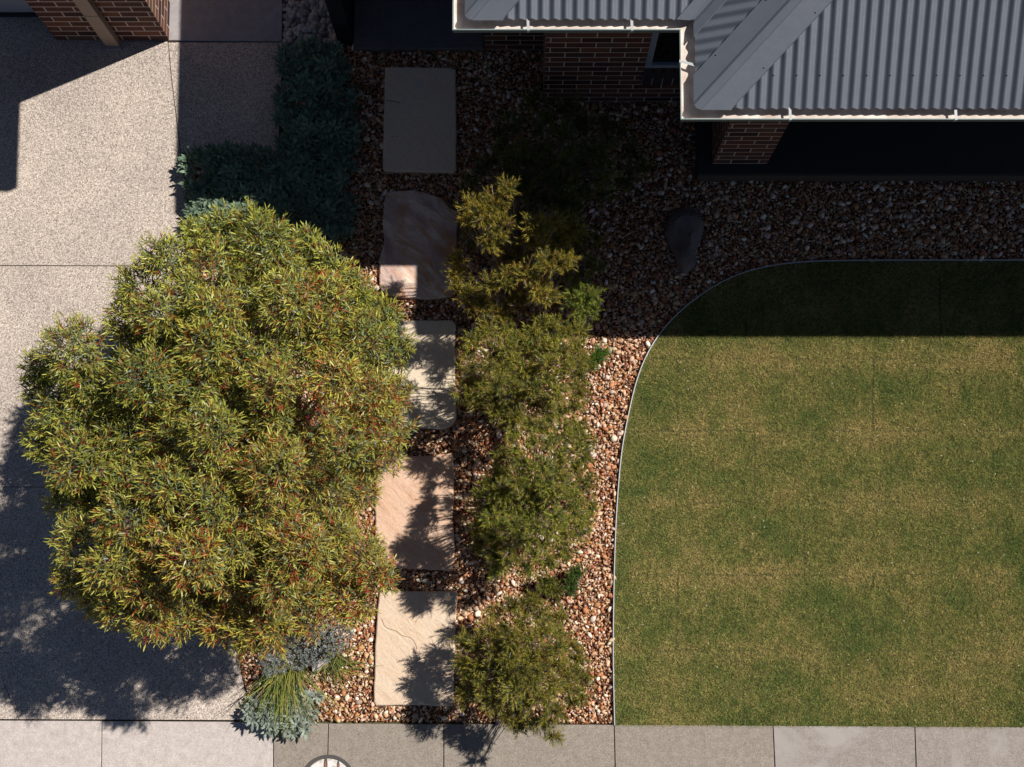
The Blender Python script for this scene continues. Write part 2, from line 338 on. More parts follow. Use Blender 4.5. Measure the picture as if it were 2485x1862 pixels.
# ------------------------------------------------------------------ stepping stones
def rough_outline(pts, amp, seed, step=.02):
    r = np.random.default_rng(seed); P = DP(pts); out = []; n = len(P)
    for i in range(n):
        a, b = P[i], P[(i + 1) % n]; m = max(2, int(np.linalg.norm(b - a) / step)); nn = np.array([b[1] - a[1], a[0] - b[0]]) / np.linalg.norm(b - a)
        for k in range(m):
            p = a + (b - a) * k / m; q = vnoise(p[None], 9, seed)[0] - .5 + (vnoise(p[None], 35, seed + 1)[0] - .5) * .6
            out.append(p + nn * q * amp)
    return np.array(out)
SL = [
 ([(832, 148), (845, 146), (975, 148), (984, 152), (986, 260), (985, 368), (980, 374), (832, 372), (827, 366), (829, 250)], .007, 11, m_stone('olive_pink_sandstone', (.76, .58, .43), (.72, .60, .44), (.56, .54, .48), .6), 'large rectangular pinkish grey sandstone slab nearest the porch, wholly in shade', .045),
 ([(834, 418), (850, 413), (888, 412), (925, 419), (955, 430), (972, 452), (986, 458), (987, 540), (982, 575), (978, 600), (982, 635), (975, 643), (930, 648), (880, 646), (845, 640), (826, 635), (818, 615), (820, 560), (830, 520), (826, 485), (829, 440)], .014, 12, m_stone('rust_streaked_sandstone', (.42, .27, .25), (.86, .72, .58), (.56, .27, .12), .75, 1.9, .47), 'irregular sandstone slab with ragged edges and rusty orange and purple streaks', .05),
 ([(824, 700), (840, 694), (976, 693), (984, 702), (982, 800), (985, 905), (977, 920), (962, 927), (850, 925), (826, 921), (822, 800)], .008, 13, m_stone('cream_sandstone', (.68, .57, .43), (.74, .62, .48), (.5, .3, .19), .3), 'cream sandstone slab with a rounded lower corner, partly under the big shrub', .05),
 ([(813, 992), (845, 990), (935, 983), (975, 979), (979, 985), (980, 1060), (977, 1130), (982, 1180), (978, 1230), (968, 1234), (900, 1229), (812, 1222), (810, 1100)], .009, 14, m_stone('pink_sandstone', (.62, .40, .27), (.68, .48, .36), (.48, .24, .14), .5), 'pinkish orange sandstone slab dappled with shrub shadow, fourth along the path', .05),
 ([(820, 1278), (870, 1276), (985, 1277), (988, 1284), (984, 1340), (982, 1400), (980, 1500), (977, 1525), (900, 1523), (812, 1524), (807, 1515), (810, 1400), (814, 1330)], .006, 15, m_stone('honey_sandstone', (.64, .48, .345), (.68, .55, .42), (.56, .38, .26), .35), 'honey coloured sandstone slab with a thin curved crack, nearest the footpath', .05)]
slabpolys = []
def crackline(mb, pts, wd, z):
    P = DP(smooth(pts, 4)); d = np.gradient(P, axis=0); nn = unit(np.stack([d[:, 1], -d[:, 0]], 1)) * wd
    for i in range(len(P) - 1): mb.face([(*(P[i] - nn[i]), z), (*(P[i + 1] - nn[i + 1]), z), (*(P[i + 1] + nn[i + 1]), z), (*(P[i] + nn[i]), z)][::-1], 1)
for pts, amp, sd, m, lab, th in SL:
    O = rough_outline(pts, amp, sd); slabpolys.append(O); mb = MB(); mb.prism(O, -.03, .022, 0, .012)
    if sd == 15: crackline(mb, [(825, 1335), (830, 1350), (838, 1357), (856, 1363), (868, 1372), (886, 1377), (896, 1387), (901, 1402)], .0016, .0235)
    if sd == 11:
        crackline(mb, [(834, 220), (845, 221), (855, 222), (865, 225)], .003, .0235); crackline(mb, [(845, 298), (852, 296), (860, 297)], .0016, .0235)
    tag(mb.build('stepping_stone', [m, M['crack']]), lab, 'stepping stone', 'sandstone stepping stones of the path')

# ------------------------------------------------------------------ pebbles
def octa(sub=1):
    V = [np.array(v, float) for v in ((1, 0, 0), (-1, 0, 0), (0, 1, 0), (0, -1, 0), (0, 0, 1), (0, 0, -1))]
    T = [(0, 2, 4), (2, 1, 4), (1, 3, 4), (3, 0, 4), (2, 0, 5), (1, 2, 5), (3, 1, 5), (0, 3, 5)]
    for _ in range(sub):
        c = {}; T2 = []
        def mid(a, b):
            k = (min(a, b), max(a, b))
            if k not in c: c[k] = len(V); V.append(unit(V[a] + V[b]))
            return c[k]
        for a, b, d in T:
            x, y, z = mid(a, b), mid(b, d), mid(d, a); T2 += [(a, x, z), (x, b, y), (z, y, d), (x, y, z)]
        T = T2
    return np.array(V), np.array(T)
OV, OT = octa(1)
def pebbles(P, Lx, Ly, Lz, Z, C, r, boxy=.25):
    n = len(P); v = OV.copy(); v = np.sign(v) * np.abs(v) ** (1 - boxy * .6)
    X = v[None] * np.stack([Lx, Ly, Lz], 1)[:, None] * (1 + r.normal(0, .09, (n, len(v), 1)))
    a = r.random(n) * 6.283; b = r.normal(0, .22, n); ca, sa, cb, sb = np.cos(a), np.sin(a), np.cos(b), np.sin(b)
    x, y, z = X[..., 0], X[..., 1], X[..., 2]
    x, z = x * cb[:, None] - z * sb[:, None], x * sb[:, None] + z * cb[:, None]
    X = np.stack([x * ca[:, None] - y * sa[:, None] + P[:, :1], x * sa[:, None] + y * ca[:, None] + P[:, 1:], z + Z[:, None]], -1)
    T = (OT[None] + (np.arange(n) * len(v))[:, None, None]).reshape(-1, 3)
    return X.reshape(-1, 3), T, np.repeat(C, len(v), 0)
def pebble_bed():
    r = np.random.default_rng(5); lo = bed.min(0); hi = bed.max(0); hi[0] = min(hi[0], D(2330, 900)[0])
    def grid(s):
        X, Y = np.meshgrid(np.arange(lo[0], hi[0], s), np.arange(lo[1], hi[1], s)); P = np.stack([X.ravel(), Y.ravel()], 1); return P + r.uniform(-.55, .55, P.shape) * s
    def ok(P, shrink):
        k = inpoly(P, bed)
        for O in slabpolys:
            c = O.mean(0); k &= ~inpoly(P, c + (O - c) * shrink)
        return k
    out = []
    for s, lm, ls, z in ((.0165, .0105, .25, -.024), (.030, .0150, .3, -.012), (.085, .0215, .25, -.004)):
        P = grid(s); P = P[ok(P, .985 if s < .04 else 1.03)]
        if s > .05: P = P[vnoise(P, 3, 31) + r.random(len(P)) * .6 > .62]
        elif s > .02: P = P[r.random(len(P)) < .75]
        n = len(P); a = np.clip(lm * (1.12 if s > .04 else 1) * np.exp(r.normal(0, ls, n)), .005, .034); b = a * r.uniform(.42, .82, n); c = a * r.uniform(.35, .55, n)
        pal = [(.62, .42, .27), (.44, .19, .08), (.52, .30, .165), (.44, .31, .24), (.15, .06, .032), (.78, .64, .50), (.33, .12, .055), (.54, .37, .22)]
        wt = [2.6, 3.2, 2.8, 1.4, 2.2, 1.5, 2.8, 1.8] if s < .04 else [4, 1.5, 2.5, 2.4, .5, 4.2, .6, 2]
        C = pick(pal, wt, n, r) * r.uniform(.88, 1.3, (n, 1)) * np.array([1.0, 1.0, 1.02]) * r.uniform(.94, 1.06, (n, 3))
        out.append(pebbles(P, a, b, c, np.full(n, z) + r.normal(0, .0045, n), C, r))
    o = 0; Vs, Ts, Cs = [], [], []
    for V, T, C in out: Vs.append(V); Ts.append(T + o); Cs.append(C); o += len(V)
    return np.vstack(Vs), np.vstack(Ts), np.vstack(Cs)
V, T, C = pebble_bed(); tag(fast('pebble_mulch', V, T, M['pebble'], None, np.clip(C, 0, 1), True), 'orange, tan and cream river pebbles covering the garden bed', 'pebbles', kind='stuff')
def litter():
    r = np.random.default_rng(15); lo = bed.min(0); hi = bed.max(0); hi[0] = 3.8; P = lo + r.random((26000, 2)) * (hi - lo); P = P[inpoly(P, bed)]
    P = P[(vnoise(P, 2.4, 88) * .6 + vnoise(P, 8, 89) * .4 + r.normal(0, .1, len(P))) > .5]
    for O in slabpolys: P = P[~inpoly(P, O)]
    n = len(P); a = r.random(n) * 6.28; L = r.uniform(.008, .024, n); W = L * r.uniform(.12, .4, n); d = np.stack([np.cos(a), np.sin(a)], 1); q = np.stack([-d[:, 1], d[:, 0]], 1); z = r.uniform(-.012, .004, n)
    V = np.zeros((n, 4, 3)); V[:, 0, :2] = P - d * L[:, None]; V[:, 1, :2] = P + q * W[:, None]; V[:, 2, :2] = P + d * L[:, None]; V[:, 3, :2] = P - q * W[:, None]; V[:, :, 2] = z[:, None] + r.normal(0, .003, (n, 4))
    C = pick([(.20, .075, .03), (.11, .045, .022), (.30, .15, .06), (.07, .035, .02), (.36, .24, .12)], [3, 3, 2, 3, 1], n, r)
    return V.reshape(-1, 3), np.arange(n * 4).reshape(-1, 4), np.repeat(C, 4, 0)
V, T, C = litter(); tag(fast('leaf_litter', V, T, M['twig'], None, C, False, 4), 'brown dry leaves and bark scraps lying among the pebbles', 'leaf litter', kind='stuff')
# pale drain stones beside the entry path
r_ = np.random.default_rng(8)
sp = DP([(612, -260), (700, -260), (722, 30), (728, 96), (612, 96)]); q = sp.min(0) + r_.random((5200, 2)) * (sp.max(0) - sp.min(0)); q = q[inpoly(q, sp)]
n = len(q); big = r_.random(n) < .16; a = np.where(big, r_.uniform(.024, .042, n), r_.uniform(.008, .02, n)); C = pick([(.46, .44, .42), (.34, .31, .29), (.52, .47, .41), (.25, .22, .20), (.40, .32, .25)], [3, 3, 2, 2, 1], n, r_) * r_.uniform(.8, 1.1, (n, 1))
V, T, C = pebbles(q, a, a * r_.uniform(.6, .9, n), a * r_.uniform(.35, .6, n), np.where(big, -.008, -.028) + r_.normal(0, .004, n), C, r_, .5)
tag(fast('drain_stones', V, T, M['pebble'], None, C, True), 'grey and white angular stones beside the smooth entry path', 'stones', kind='stuff')

# boulder in the shade of the house
def boulder(name, outline, h, mtl, seed, *a):
    P = DP(smooth(outline + outline[:1], 3)[:-1]); c = P.mean(0); rings = []; r = np.random.default_rng(seed)
    for k, (s, z) in enumerate(((1, -.04), (1.02, .25), (.9, .62), (.66, .88), (.34, 1.0))):
        Q = c + (P - c) * s; zz = z * h + (vnoise(Q, 8, seed + k) - .5) * h * .5 * (k > 0); rings.append(np.column_stack([Q + (np.stack([vnoise(Q, 15, seed), vnoise(Q, 15, seed + 9)], 1) - .5) * .03, zz]))
    n = len(P); V = np.vstack(rings + [[[*c, h * 1.02]]]); F_ = []
    for k in range(4):
        for i in range(n): j = (i + 1) % n; F_ += [(k * n + i, k * n + j, (k + 1) * n + j), (k * n + i, (k + 1) * n + j, (k + 1) * n + i)]
    for i in range(n): F_.append((4 * n + i, 4 * n + (i + 1) % n, 5 * n))
    o = fast(name, V, F_, mtl, None, None, False); return tag(o, *a)
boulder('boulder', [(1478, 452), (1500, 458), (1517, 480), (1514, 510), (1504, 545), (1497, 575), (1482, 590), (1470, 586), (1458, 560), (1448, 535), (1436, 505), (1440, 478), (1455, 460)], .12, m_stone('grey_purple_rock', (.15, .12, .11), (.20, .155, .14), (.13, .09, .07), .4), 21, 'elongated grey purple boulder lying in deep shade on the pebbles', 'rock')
M['shard'] = m_stone('pale_grey_rock', (.42, .38, .37), (.36, .33, .33), (.3, .27, .26), .4)
boulder('rock', [(679, 1424), (694, 1420), (706, 1421), (709, 1437), (697, 1440), (688, 1444), (675, 1448)], .07, M['shard'], 22, 'small pale grey flat rock between the strappy grass and the lavender', 'rock')

# ------------------------------------------------------------------ drain cover in footpath
cc = U(796, 1900); ex = empty('inspection_cover', (*cc, 0), 'round white concrete inspection cover with a dark ring set in the footpath', 'drain cover')
def ringmesh(name, r0, r1, z0, z1, mtl, n=64):
    mb = MB(); a = np.linspace(0, 2 * math.pi, n + 1)
    for i in range(n):
        c0, s0, c1, s1 = math.cos(a[i]), math.sin(a[i]), math.cos(a[i + 1]), math.sin(a[i + 1])
        def p(r, c, s, z): return (cc[0] + r * c, cc[1] + r * s, z)
        mb.face([p(r0, c0, s0, z1), p(r1, c0, s0, z1), p(r1, c1, s1, z1), p(r0, c1, s1, z1)])
        mb.face([p(r1, c0, s0, z0), p(r1, c1, s1, z0), p(r1, c1, s1, z1), p(r1, c0, s0, z1)])
    return mb.build(name, mtl, ex)
ringmesh('ring', .203, .232, -.02, .010, M['ring'])
mb = MB(); a = np.linspace(0, 2 * math.pi, 65)[:-1]; mb.prism([(cc[0] + .2 * math.cos(t), cc[1] + .2 * math.sin(t)) for t in a], -.02, .013, 0, .004); mb.build('lid', M['white'], ex)
for dx, dy, w_, l_ in ((-.02, .15, .011, .04), (.085, .14, .008, .03)):
    mb = MB(); t = np.linspace(0, 2 * math.pi, 17)[:-1]
    for s_, z_, k in ((1.5, .0138, 0), (.75, .0146, 1)): mb.face([(cc[0] + dx + math.cos(u) * w_ * s_, cc[1] + dy + math.sin(u) * l_ * s_, z_) for u in t], k)
    mb.build('lifting_slot', [M['ring'], M['slot']], ex)

# ------------------------------------------------------------------ house
ZG = 2.6
house = empty('brick_house', (2.2, 5.0, 0), 'red brown brick house with grey corrugated hip roof and pale gutters', 'house')
A1 = U(1098, 76, ZG); Bc = U(1652, 293, ZG); xA, yA = A1; xB, yB = Bc[0], Bc[1]
yA = U(1350, 73, ZG)[1]; yB = U(2000, 290, ZG)[1]; XR = 7.5; NT_ = 5.5
m_ = math.tan(math.radians(22.5)); U0 = .068; ZS = ZG + .012
# eave line of the sheets, set back from gutter lip
sxA, syA, sxB, syB = xA + U0 + .03, yA + U0, xB + U0 + .03, yB + U0
PIT = .0762; AMP = .0115
def corr_x(x0, x1, ylo, yhi, zf, off=0.):    # ribs running in y
    xs = np.arange(x0, x1, PIT / 10); out = MB(); prev = None; V = []; ids = []
    for x in xs:
        a, b = ylo(x), yhi(x)
        if b - a < .003: b = a + .003
        ys = [a, (a + b) / 2, b]; V += [(x, y, zf(x, y) + AMP * math.cos(2 * math.pi * (x + off) / PIT)) for y in ys]
    n = len(xs); i = np.arange(n - 1)[:, None] * 3
    F_ = np.vstack([i + [0, 3, 4, 1], i + [1, 4, 5, 2]]); return np.array(V), F_
def corr_y(y0, y1, xlo, xhi, zf):
    ys = np.arange(y0, y1, PIT / 10); V = []
    for y in ys:
        a, b = xlo(y), xhi(y)
        if b - a < .003: b = a + .003
        V += [(x, y, zf(x, y) + AMP * math.cos(2 * math.pi * y / PIT)) for x in (a, (a + b) / 2, b)]
    n = len(ys); i = np.arange(n - 1)[:, None] * 3
    return np.array(V), np.vstack([i + [0, 1, 4, 3], i + [1, 2, 5, 4]])
YT = syA + NT_; pv = .05
def add_sheet(name, VF):
    return fast(name, VF[0], VF[1], M['roof'], house, None, True, 4)
S1 = corr_x(sxA + .03, sxB + YT - syA, lambda x: max(syA, syA + (x - sxB) + pv * 1.2), lambda x: min(YT, syA + (x - sxA)), lambda x, y: ZS + m_ * (y - syA))
S2 = corr_x(sxB + .03, XR, lambda x: syB, lambda x: min(YT, syB + (x - sxB)), lambda x, y: ZS + m_ * (y - syB), .02)
W1 = corr_y(syA + .03, YT, lambda y: sxA, lambda y: sxA + (y - syA), lambda x, y: ZS + m_ * (x - sxA))
W2 = corr_y(syB + .03, YT, lambda y: max(sxB, sxB + (y - syA) + pv * .5), lambda y: sxB + (y - syB), lambda x, y: ZS + m_ * (x - sxB))
Vs, Fs, o_ = [], [], 0
for V_, F_ in (S1, S2, W1, W2): Vs.append(V_); Fs.append(F_ + o_); o_ += len(V_)
roof = fast('roof', np.vstack(Vs), np.vstack(Fs), M['roof'], house, None, True, 4)
def cap(x0, y0, name, tmax, hip=True, wings=(-.172, -.168, -.036, -.030, -.016, .016, .030, .036, .168, .172)):
    mb = MB(); k = 1 if hip else -1; lifts = {.172: .010, .168: .021, .036: .021, .030: .032, .016: .040}
    prev = None
    for w_ in wings:
        aw = abs(w_); t0 = aw / math.sqrt(2) - .015 if hip else 0; lf = lifts.get(round(aw, 3), .014)
        if not hip: lf = {.085: .012, .08: .022, .02: .010, .0: -.002}.get(round(aw, 3), .01); t0 = -.0 if w_ == 0 else -aw / math.sqrt(2) - .01
        row = []
        for t in np.linspace(t0, tmax, 8):
            x = x0 + t + w_ / math.sqrt(2); y = y0 + t - w_ / math.sqrt(2); z = ZS + m_ * (t - k * aw / math.sqrt(2)) + lf
            if not hip: z = ZS + m_ * (t + aw / math.sqrt(2)) + lf
            row.append((x, y, z))
        if prev:
            for i in range(7): mb.face([prev[i], row[i], row[i + 1], prev[i + 1]])
        prev = row
    if hip:
        for t in np.arange(.28, 3.2, .31):
            for sd in (-1, 1):
                w_ = .145 * sd; x = x0 + t + .05 * sd + w_ / math.sqrt(2); y = y0 + t + .05 * sd - w_ / math.sqrt(2); z = ZS + m_ * (t + .05 * sd - abs(w_) / math.sqrt(2)) + .022
                dome(mb, x, y, z, .0065, 1)
    ob = mb.build(name, [M['roof'], M['screw']], roof); ob.matrix_parent_inverse = Matrix.Translation(house.location).inverted() @ Matrix.Identity(4)
    return ob
def dome(mb, x, y, z, r, mi):
    for k in range(6):
        a, b = k * math.pi / 3, (k + 1) * math.pi / 3
        mb.face([(x + r * math.cos(a), y + r * math.sin(a), z), (x + r * math.cos(b), y + r * math.sin(b), z), (x + r * .5 * math.cos(b), y + r * .5 * math.sin(b), z + r * .8), (x + r * .5 * math.cos(a), y + r * .5 * math.sin(a), z + r * .8)], mi)
    mb.face([(x + r * .5 * math.cos(k * math.pi / 3), y + r * .5 * math.sin(k * math.pi / 3), z + r * .8) for k in range(6)], mi)
c1 = cap(sxA, syA, 'hip_capping', NT_ - .4); c2 = cap(sxB, syB, 'hip_capping', NT_ - .2); c3 = cap(sxB, syA, 'valley_flashing', NT_ - .4, False, (-.085, -.08, -.02, 0, .02, .08, .085))
for c_ in (c1, c2, c3): c_.parent = roof; c_.matrix_parent_inverse = Matrix.Identity(4)
def screw(x, y, z):                     # one roofing screw, a sub-part of the roof
    mb = MB(); dome(mb, 0, 0, 0, .0062, 0); o = mb.build('roofing_screw', M['screw'], roof); o.matrix_parent_inverse = Matrix.Identity(4); o.location = (x - 2.2 + 0, y - 5.0, z); return o
yr = U(2000, 158, 2.85)[1]; spots = []
for k in range(math.ceil((sxB + .27) / PIT), int(3.75 / PIT)):
    if k % 2 == 0 and yr < syB + (k * PIT - .02 - sxB) - .22: spots.append((k * PIT - .02, yr, ZS + m_ * (yr - syB) + AMP))
sc0 = None
for p in spots:
    if sc0 is None: sc0 = screw(0, 0, 0); o = sc0
    else: o = sc0.copy(); col.objects.link(o)
    o.location = p; o.parent = roof; o.matrix_parent_inverse = Matrix.Identity(4)
# gutter and fascia
path = [(xA, YT), (xA, yA), (xB, yA), (xB, yB), (XR, yB)]
prof = [(-.118, 2.598), (-.118, 2.498), (-.075, 2.498), (-.03, 2.512), (-.006, 2.548), (.002, ZG - .006), (.0, ZG), (-.007, ZG), (-.008, ZG - .008), (-.004, ZG - .009), (-.006, 2.57), (-.016, 2.553), (-.075, 2.548), (-.114, 2.548), (-.114, 2.598)]
mb = MB(); sweep(mb, path, prof, [0, 3, 3, 3, 3, 1, 1, 1, 1, 0, 0, 2, 2, 2, 0, 0])
gut = mb.build('gutter', [M['gutter'], M['gutter_lip'], M['gutter_dirt'], M['gutter_face']], roof); gut.matrix_parent_inverse = Matrix.Identity(4)
for px, py, ax in ((1282, 73, 0), (1534, 73, 0), (1918, 290, 0), (2320, 290, 0), (2722, 290, 0), (1650, 149, 1)):
    p = U(px, py, ZG); mb = MB()
    if ax == 0:
        y = yA if py < 100 else yB; mb.face([(p[0] - .009, y - .002, ZG + .003), (p[0] + .009, y - .002, ZG + .003), (p[0] + .006, y + .09, ZG + .006), (p[0] - .012, y + .09, ZG + .006)]); mb.box(p[0] - .009, p[0] + .009, y - .004, y + .004, ZG - .03, ZG + .004)
    else:
        mb.face([(xB - .002, p[1] - .01, ZG + .003), (xB - .002, p[1] + .01, ZG + .003), (xB + .1, p[1] - .02, ZG + .006), (xB + .1, p[1] - .038, ZG + .006)][::-1]); mb.box(xB - .004, xB + .004, p[1] - .01, p[1] + .01, ZG - .03, ZG + .004)
    o = mb.build('gutter_strap', M['strap'], roof); o.matrix_parent_inverse = Matrix.Identity(4)
mb = MB(); sweep(mb, path, [(-.122, 2.42), (-.122, 2.60), (-.15, 2.60), (-.15, 2.42)], [0] * 4)
o = mb.build('fascia', M['fascia'], house)
# porch roof west of the main roof, its corner just above the picture
Pc = U(430, 519) - SV * ZG
yw = U(1400, 246)[1]; xw = U(1318, 240)[0]; yrw = U(1240, 120)[1]; YN = YT - .2
mb = MB(); mb.prism([(xA + .15, YT), (xA + .15, yA + .15), (xB + .15, yA + .15), (xB + .15, yB + .15), (XR, yB + .15), (XR, YT)], 2.44, 2.455); mb.build('soffit', M['soffit'], house)
mb = MB(); mb.prism([(Pc[0], YT), (Pc[0], Pc[1]), (xA - .004, Pc[1]), (xA - .004, YT)], 2.50, 2.62)
mb.prism([(Pc[0] + .02, YT), (Pc[0] + .02, Pc[1] + .02), (xA + .1, Pc[1] + .02), (xA + .1, YT)], 2.622, 2.66); mb.build('porch_roof', M['roof'], house)
# walls
mb = MB(); XD = U(1700, 400)[0]
wx0 = U(1546, 250)[0]; wx1 = wx0 + 1.0; zs, zt = .62, 2.1
x_in = XD - .05; ydp = yw + 1.25
mb.box(xw, wx0, yw, yw + .11, -.05, 2.44); mb.box(wx0, wx1, yw, yw + .11, -.05, zs - .21); mb.box(wx0, wx1, yw, yw + .11, zt, 2.44)
mb.box(wx1, wx1 + .3, yw, yw + .11, -.05, 2.44)
mb.box(xw, xw + .11, yw + .11, yrw, -.05, 2.44)                       # return
xe = U(1176, 120)[0]; mb.box(xe, xw, yrw, yrw + .11, -.05, 2.44); mb.box(xe, xe + .11, yrw + .11, yrw + 1.5, -.05, 2.44); mb.box(-.95, xe, yrw + 1.5, yrw + 1.61, -.05, 2.44)
mb.box(wx1 + .19, wx1 + .3, yw + .11, ydp, -.05, 2.44); mb.box(wx1 + .19, XR, ydp, ydp + .11, -.05, 2.44)
mb.box(XR - .11, XR, ydp + .11, YN, -.05, 2.44); mb.box(-.9, XR, YN, YN + .11, -.05, 2.44)
mb.build('wall', M['brick'], house)
mb = MB(); mb.box(wx1 + .3, XR, yw - .3, ydp, 2.39, 2.43); mb.build('verandah_ceiling', M['soffit'], house)
# window with rowlock sill
win = MB(); fw = .055; yf = yw + .02
win.box(wx0, wx0 + fw, yf, yf + .06, zs, zt); win.box(wx1 - fw, wx1, yf, yf + .06, zs, zt); win.box(wx0 + fw, wx1 - fw, yf, yf + .06, zs, zs + fw); win.box(wx0 + fw, wx1 - fw, yf, yf + .06, zt - fw, zt)
wo = win.build('window', M['frame'], house)
mb = MB(); mb.box(wx0 + fw, wx1 - fw, yf + .025, yf + .032, zs + fw, zt - fw); o = mb.build('pane', M['glass'], wo); o.matrix_parent_inverse = Matrix.Identity(4)
mb = MB()
for k in range(int((wx1 - wx0) / .086) + 1):
    x = wx0 + k * .0855; x1_ = min(x + .076, wx1 + .06)
    mb.face([(x, yw - .035, zs - .075), (x1_, yw - .035, zs - .075), (x1_, yf, zs), (x, yf, zs)]); mb.face([(x, yw - .035, zs - .205), (x1_, yw - .035, zs - .205), (x1_, yw - .035, zs - .075), (x, yw - .035, zs - .075)])
M['sillbrick'] = mat('sill_brick', (.05, .03, .03), .85, .2)
mb.box(wx0, wx1 + .06, yw - .032, yw + .02, zs - .21, zs - .085, 1)
o = mb.build('sill', [M['sillbrick'], M['frame']], wo); o.matrix_parent_inverse = Matrix.Identity(4)
# brick pier and verandah deck
zd = .16; pa = U(1729, 398, zd); pb = U(1861, 398, zd); yd = U(2000, 419, zd)[1]
mb = MB(); mb.box(pa[0], pb[0], pa[1], pa[1] + .35, zd, 2.44); mb.build('brick_pier', M['brick'], house)
mb = MB(); mb.box(pa[0] - .12, XR, yd, ydp, -.05, zd - .004); mb.box(pa[0] - .12, XR, yd - .018, yd - .002, -.05, zd - .03, 1); mb.build('verandah_deck', [M['deck'], M['deck_edge']], house)
# front porch slab and dark post
p0 = U(857, 118, .04); p1 = U(1174, 118, .04)
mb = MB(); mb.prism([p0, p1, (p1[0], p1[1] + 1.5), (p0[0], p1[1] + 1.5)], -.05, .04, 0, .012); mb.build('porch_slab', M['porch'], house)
q0 = U(819, 99); q1 = U(857, 99); mb = MB(); mb.box(q0[0], q1[0] - .004, q0[1], q0[1] + 1.9, -.05, 1.15); mb.build('porch_screen', M['post'], house)

# ------------------------------------------------------------------ garage
gar = empty('garage', (-4, 5.6, 0), 'brick garage corner with a taupe downpipe and a pale panel door', 'garage')
gc = U(411, 98); gl = U(139, 93); ygd = U(60, 38)[1]; GN = gc[1] + 4
mb = MB(); mb.box(gl[0], gc[0], gc[1], gc[1] + .35, -.06, 2.44); mb.box(gc[0] - .11, gc[0], gc[1] + .35, GN, -.06, 2.44); mb.box(gl[0] - 3.2, gl[0], gc[1], gc[1] + .35, 2.15, 2.44); mb.box(gl[0] - 3.6, gl[0] - 3.2, gc[1], gc[1] + .35, -.06, 2.44); mb.box(gl[0] - 3.6, gc[0] - .11, GN - .11, GN, -.06, 2.44)
mb.build('wall', M['brick'], gar)
mb = MB(); z = .06
while z < 2.14: mb.box(gl[0] - 3.2, gl[0], ygd, ygd + .04, z, min(z + .40, 2.15)); mb.box(gl[0] - 3.2, gl[0], ygd + .006, ygd + .04, z + .40, min(z + .408, 2.16)); z += .408
dr = mb.build('garage_door', M['door'], gar)
mb = MB(); mb.box(gl[0] - 3.2, gl[0], ygd - .015, ygd + .045, .001, .058); o = mb.build('seal', M['rubber'], dr); o.matrix_parent_inverse = Matrix.Identity(4)
ge = np.array([U(25, 350)[0] - SV[0] * ZG, U(10, 466)[1] - SV[1] * ZG])
mb = MB(); mb.box(gl[0] - 4.0, ge[0], ge[1], GN + .4, 2.5, ZG)
mb.face([(gl[0] - 4.0, ge[1] + .1, ZG + .005), (ge[0] - .1, ge[1] + .1, ZG + .005), (ge[0] - 1.8, ge[1] + 1.8, ZG + .7), (gl[0] - 2.3, ge[1] + 1.8, ZG + .7)]); mb.face([(ge[0] - .1, ge[1] + .1, ZG + .005), (ge[0] - .1, GN + .3, ZG + .005), (ge[0] - 1.8, GN - 1.2, ZG + .7), (ge[0] - 1.8, ge[1] + 1.8, ZG + .7)])
mb.build('roof', M['roof'], gar)
d0 = U(259, 108); d1 = U(292, 110); mb = MB(); mb.box(d0[0], d1[0], gc[1] - .065, gc[1] - .008, .02, 2.46)
dp = mb.build('downpipe', M['pipe'], gar)
for z in (.55, 1.5):
    mb = MB(); mb.box(d0[0] - .003, d1[0] + .003, gc[1] - .068, gc[1] - .001, z, z + .02); o = mb.build('bracket', M['pipe'], dp); o.matrix_parent_inverse = Matrix.Identity(4)
mb = MB(); mb.box(d0[0] - .012, d1[0] + .014, gc[1] - .09, gc[1] - .0, .001, .018); o = mb.build('socket', M['pad'], dp); o.matrix_parent_inverse = Matrix.Identity(4)

# ------------------------------------------------------------------ foliage tools
def leaves(B, d, nrm, L, W, C, curl, r, fold=0.0):
    """lance shaped leaf, six vertices, four triangles; B base, d direction, nrm leaf normal"""
    n = len(B); s = unit(np.cross(d, nrm)); nn = np.cross(s, d); L = L[:, None]; W = W[:, None] / 2; cu = curl[:, None]
    p1 = B + d * L * .33 + nn * L * .0; p2 = B + d * L * .68 - nn * L * cu * .35; p3 = B + d * L * .97 - nn * L * cu
    V = np.stack([B, p1 - s * W * .9, p1 + s * W * .9, p2 - s * W * .8, p2 + s * W * .8, p3], 1)
    T = np.array([(0, 2, 1), (1, 2, 4), (1, 4, 3), (3, 4, 5)])[None] + (np.arange(n) * 6)[:, None, None]
    return V.reshape(-1, 3), T.reshape(-1, 3), np.repeat(C, 6, 0)
def sticks(A, B, ra, rb, C):
    """three sided tapering sticks"""
    n = len(A); d = unit(B - A); u = unit(np.cross(d, np.array([.3, .2, .93]))); v = np.cross(d, u); V = []
    for P, r in ((A, ra), (B, rb)):
        for k in range(3): V.append(P + (u * math.cos(k * 2.094) + v * math.sin(k * 2.094)) * np.asarray(r).reshape(-1, 1))
    V = np.stack(V, 1); T = np.array([(0, 1, 4), (0, 4, 3), (1, 2, 5), (1, 5, 4), (2, 0, 3), (2, 3, 5)])[None] + (np.arange(n) * 6)[:, None, None]
    return V.reshape(-1, 3), T.reshape(-1, 3), np.repeat(C, 6, 0)
def cat(parts):
    o = 0; Vs, Ts, Cs = [], [], []
    for V, T, C in parts: Vs.append(V); Ts.append(T + o); Cs.append(C); o += len(V)
    return np.vstack(Vs), np.vstack(Ts), np.vstack(Cs)
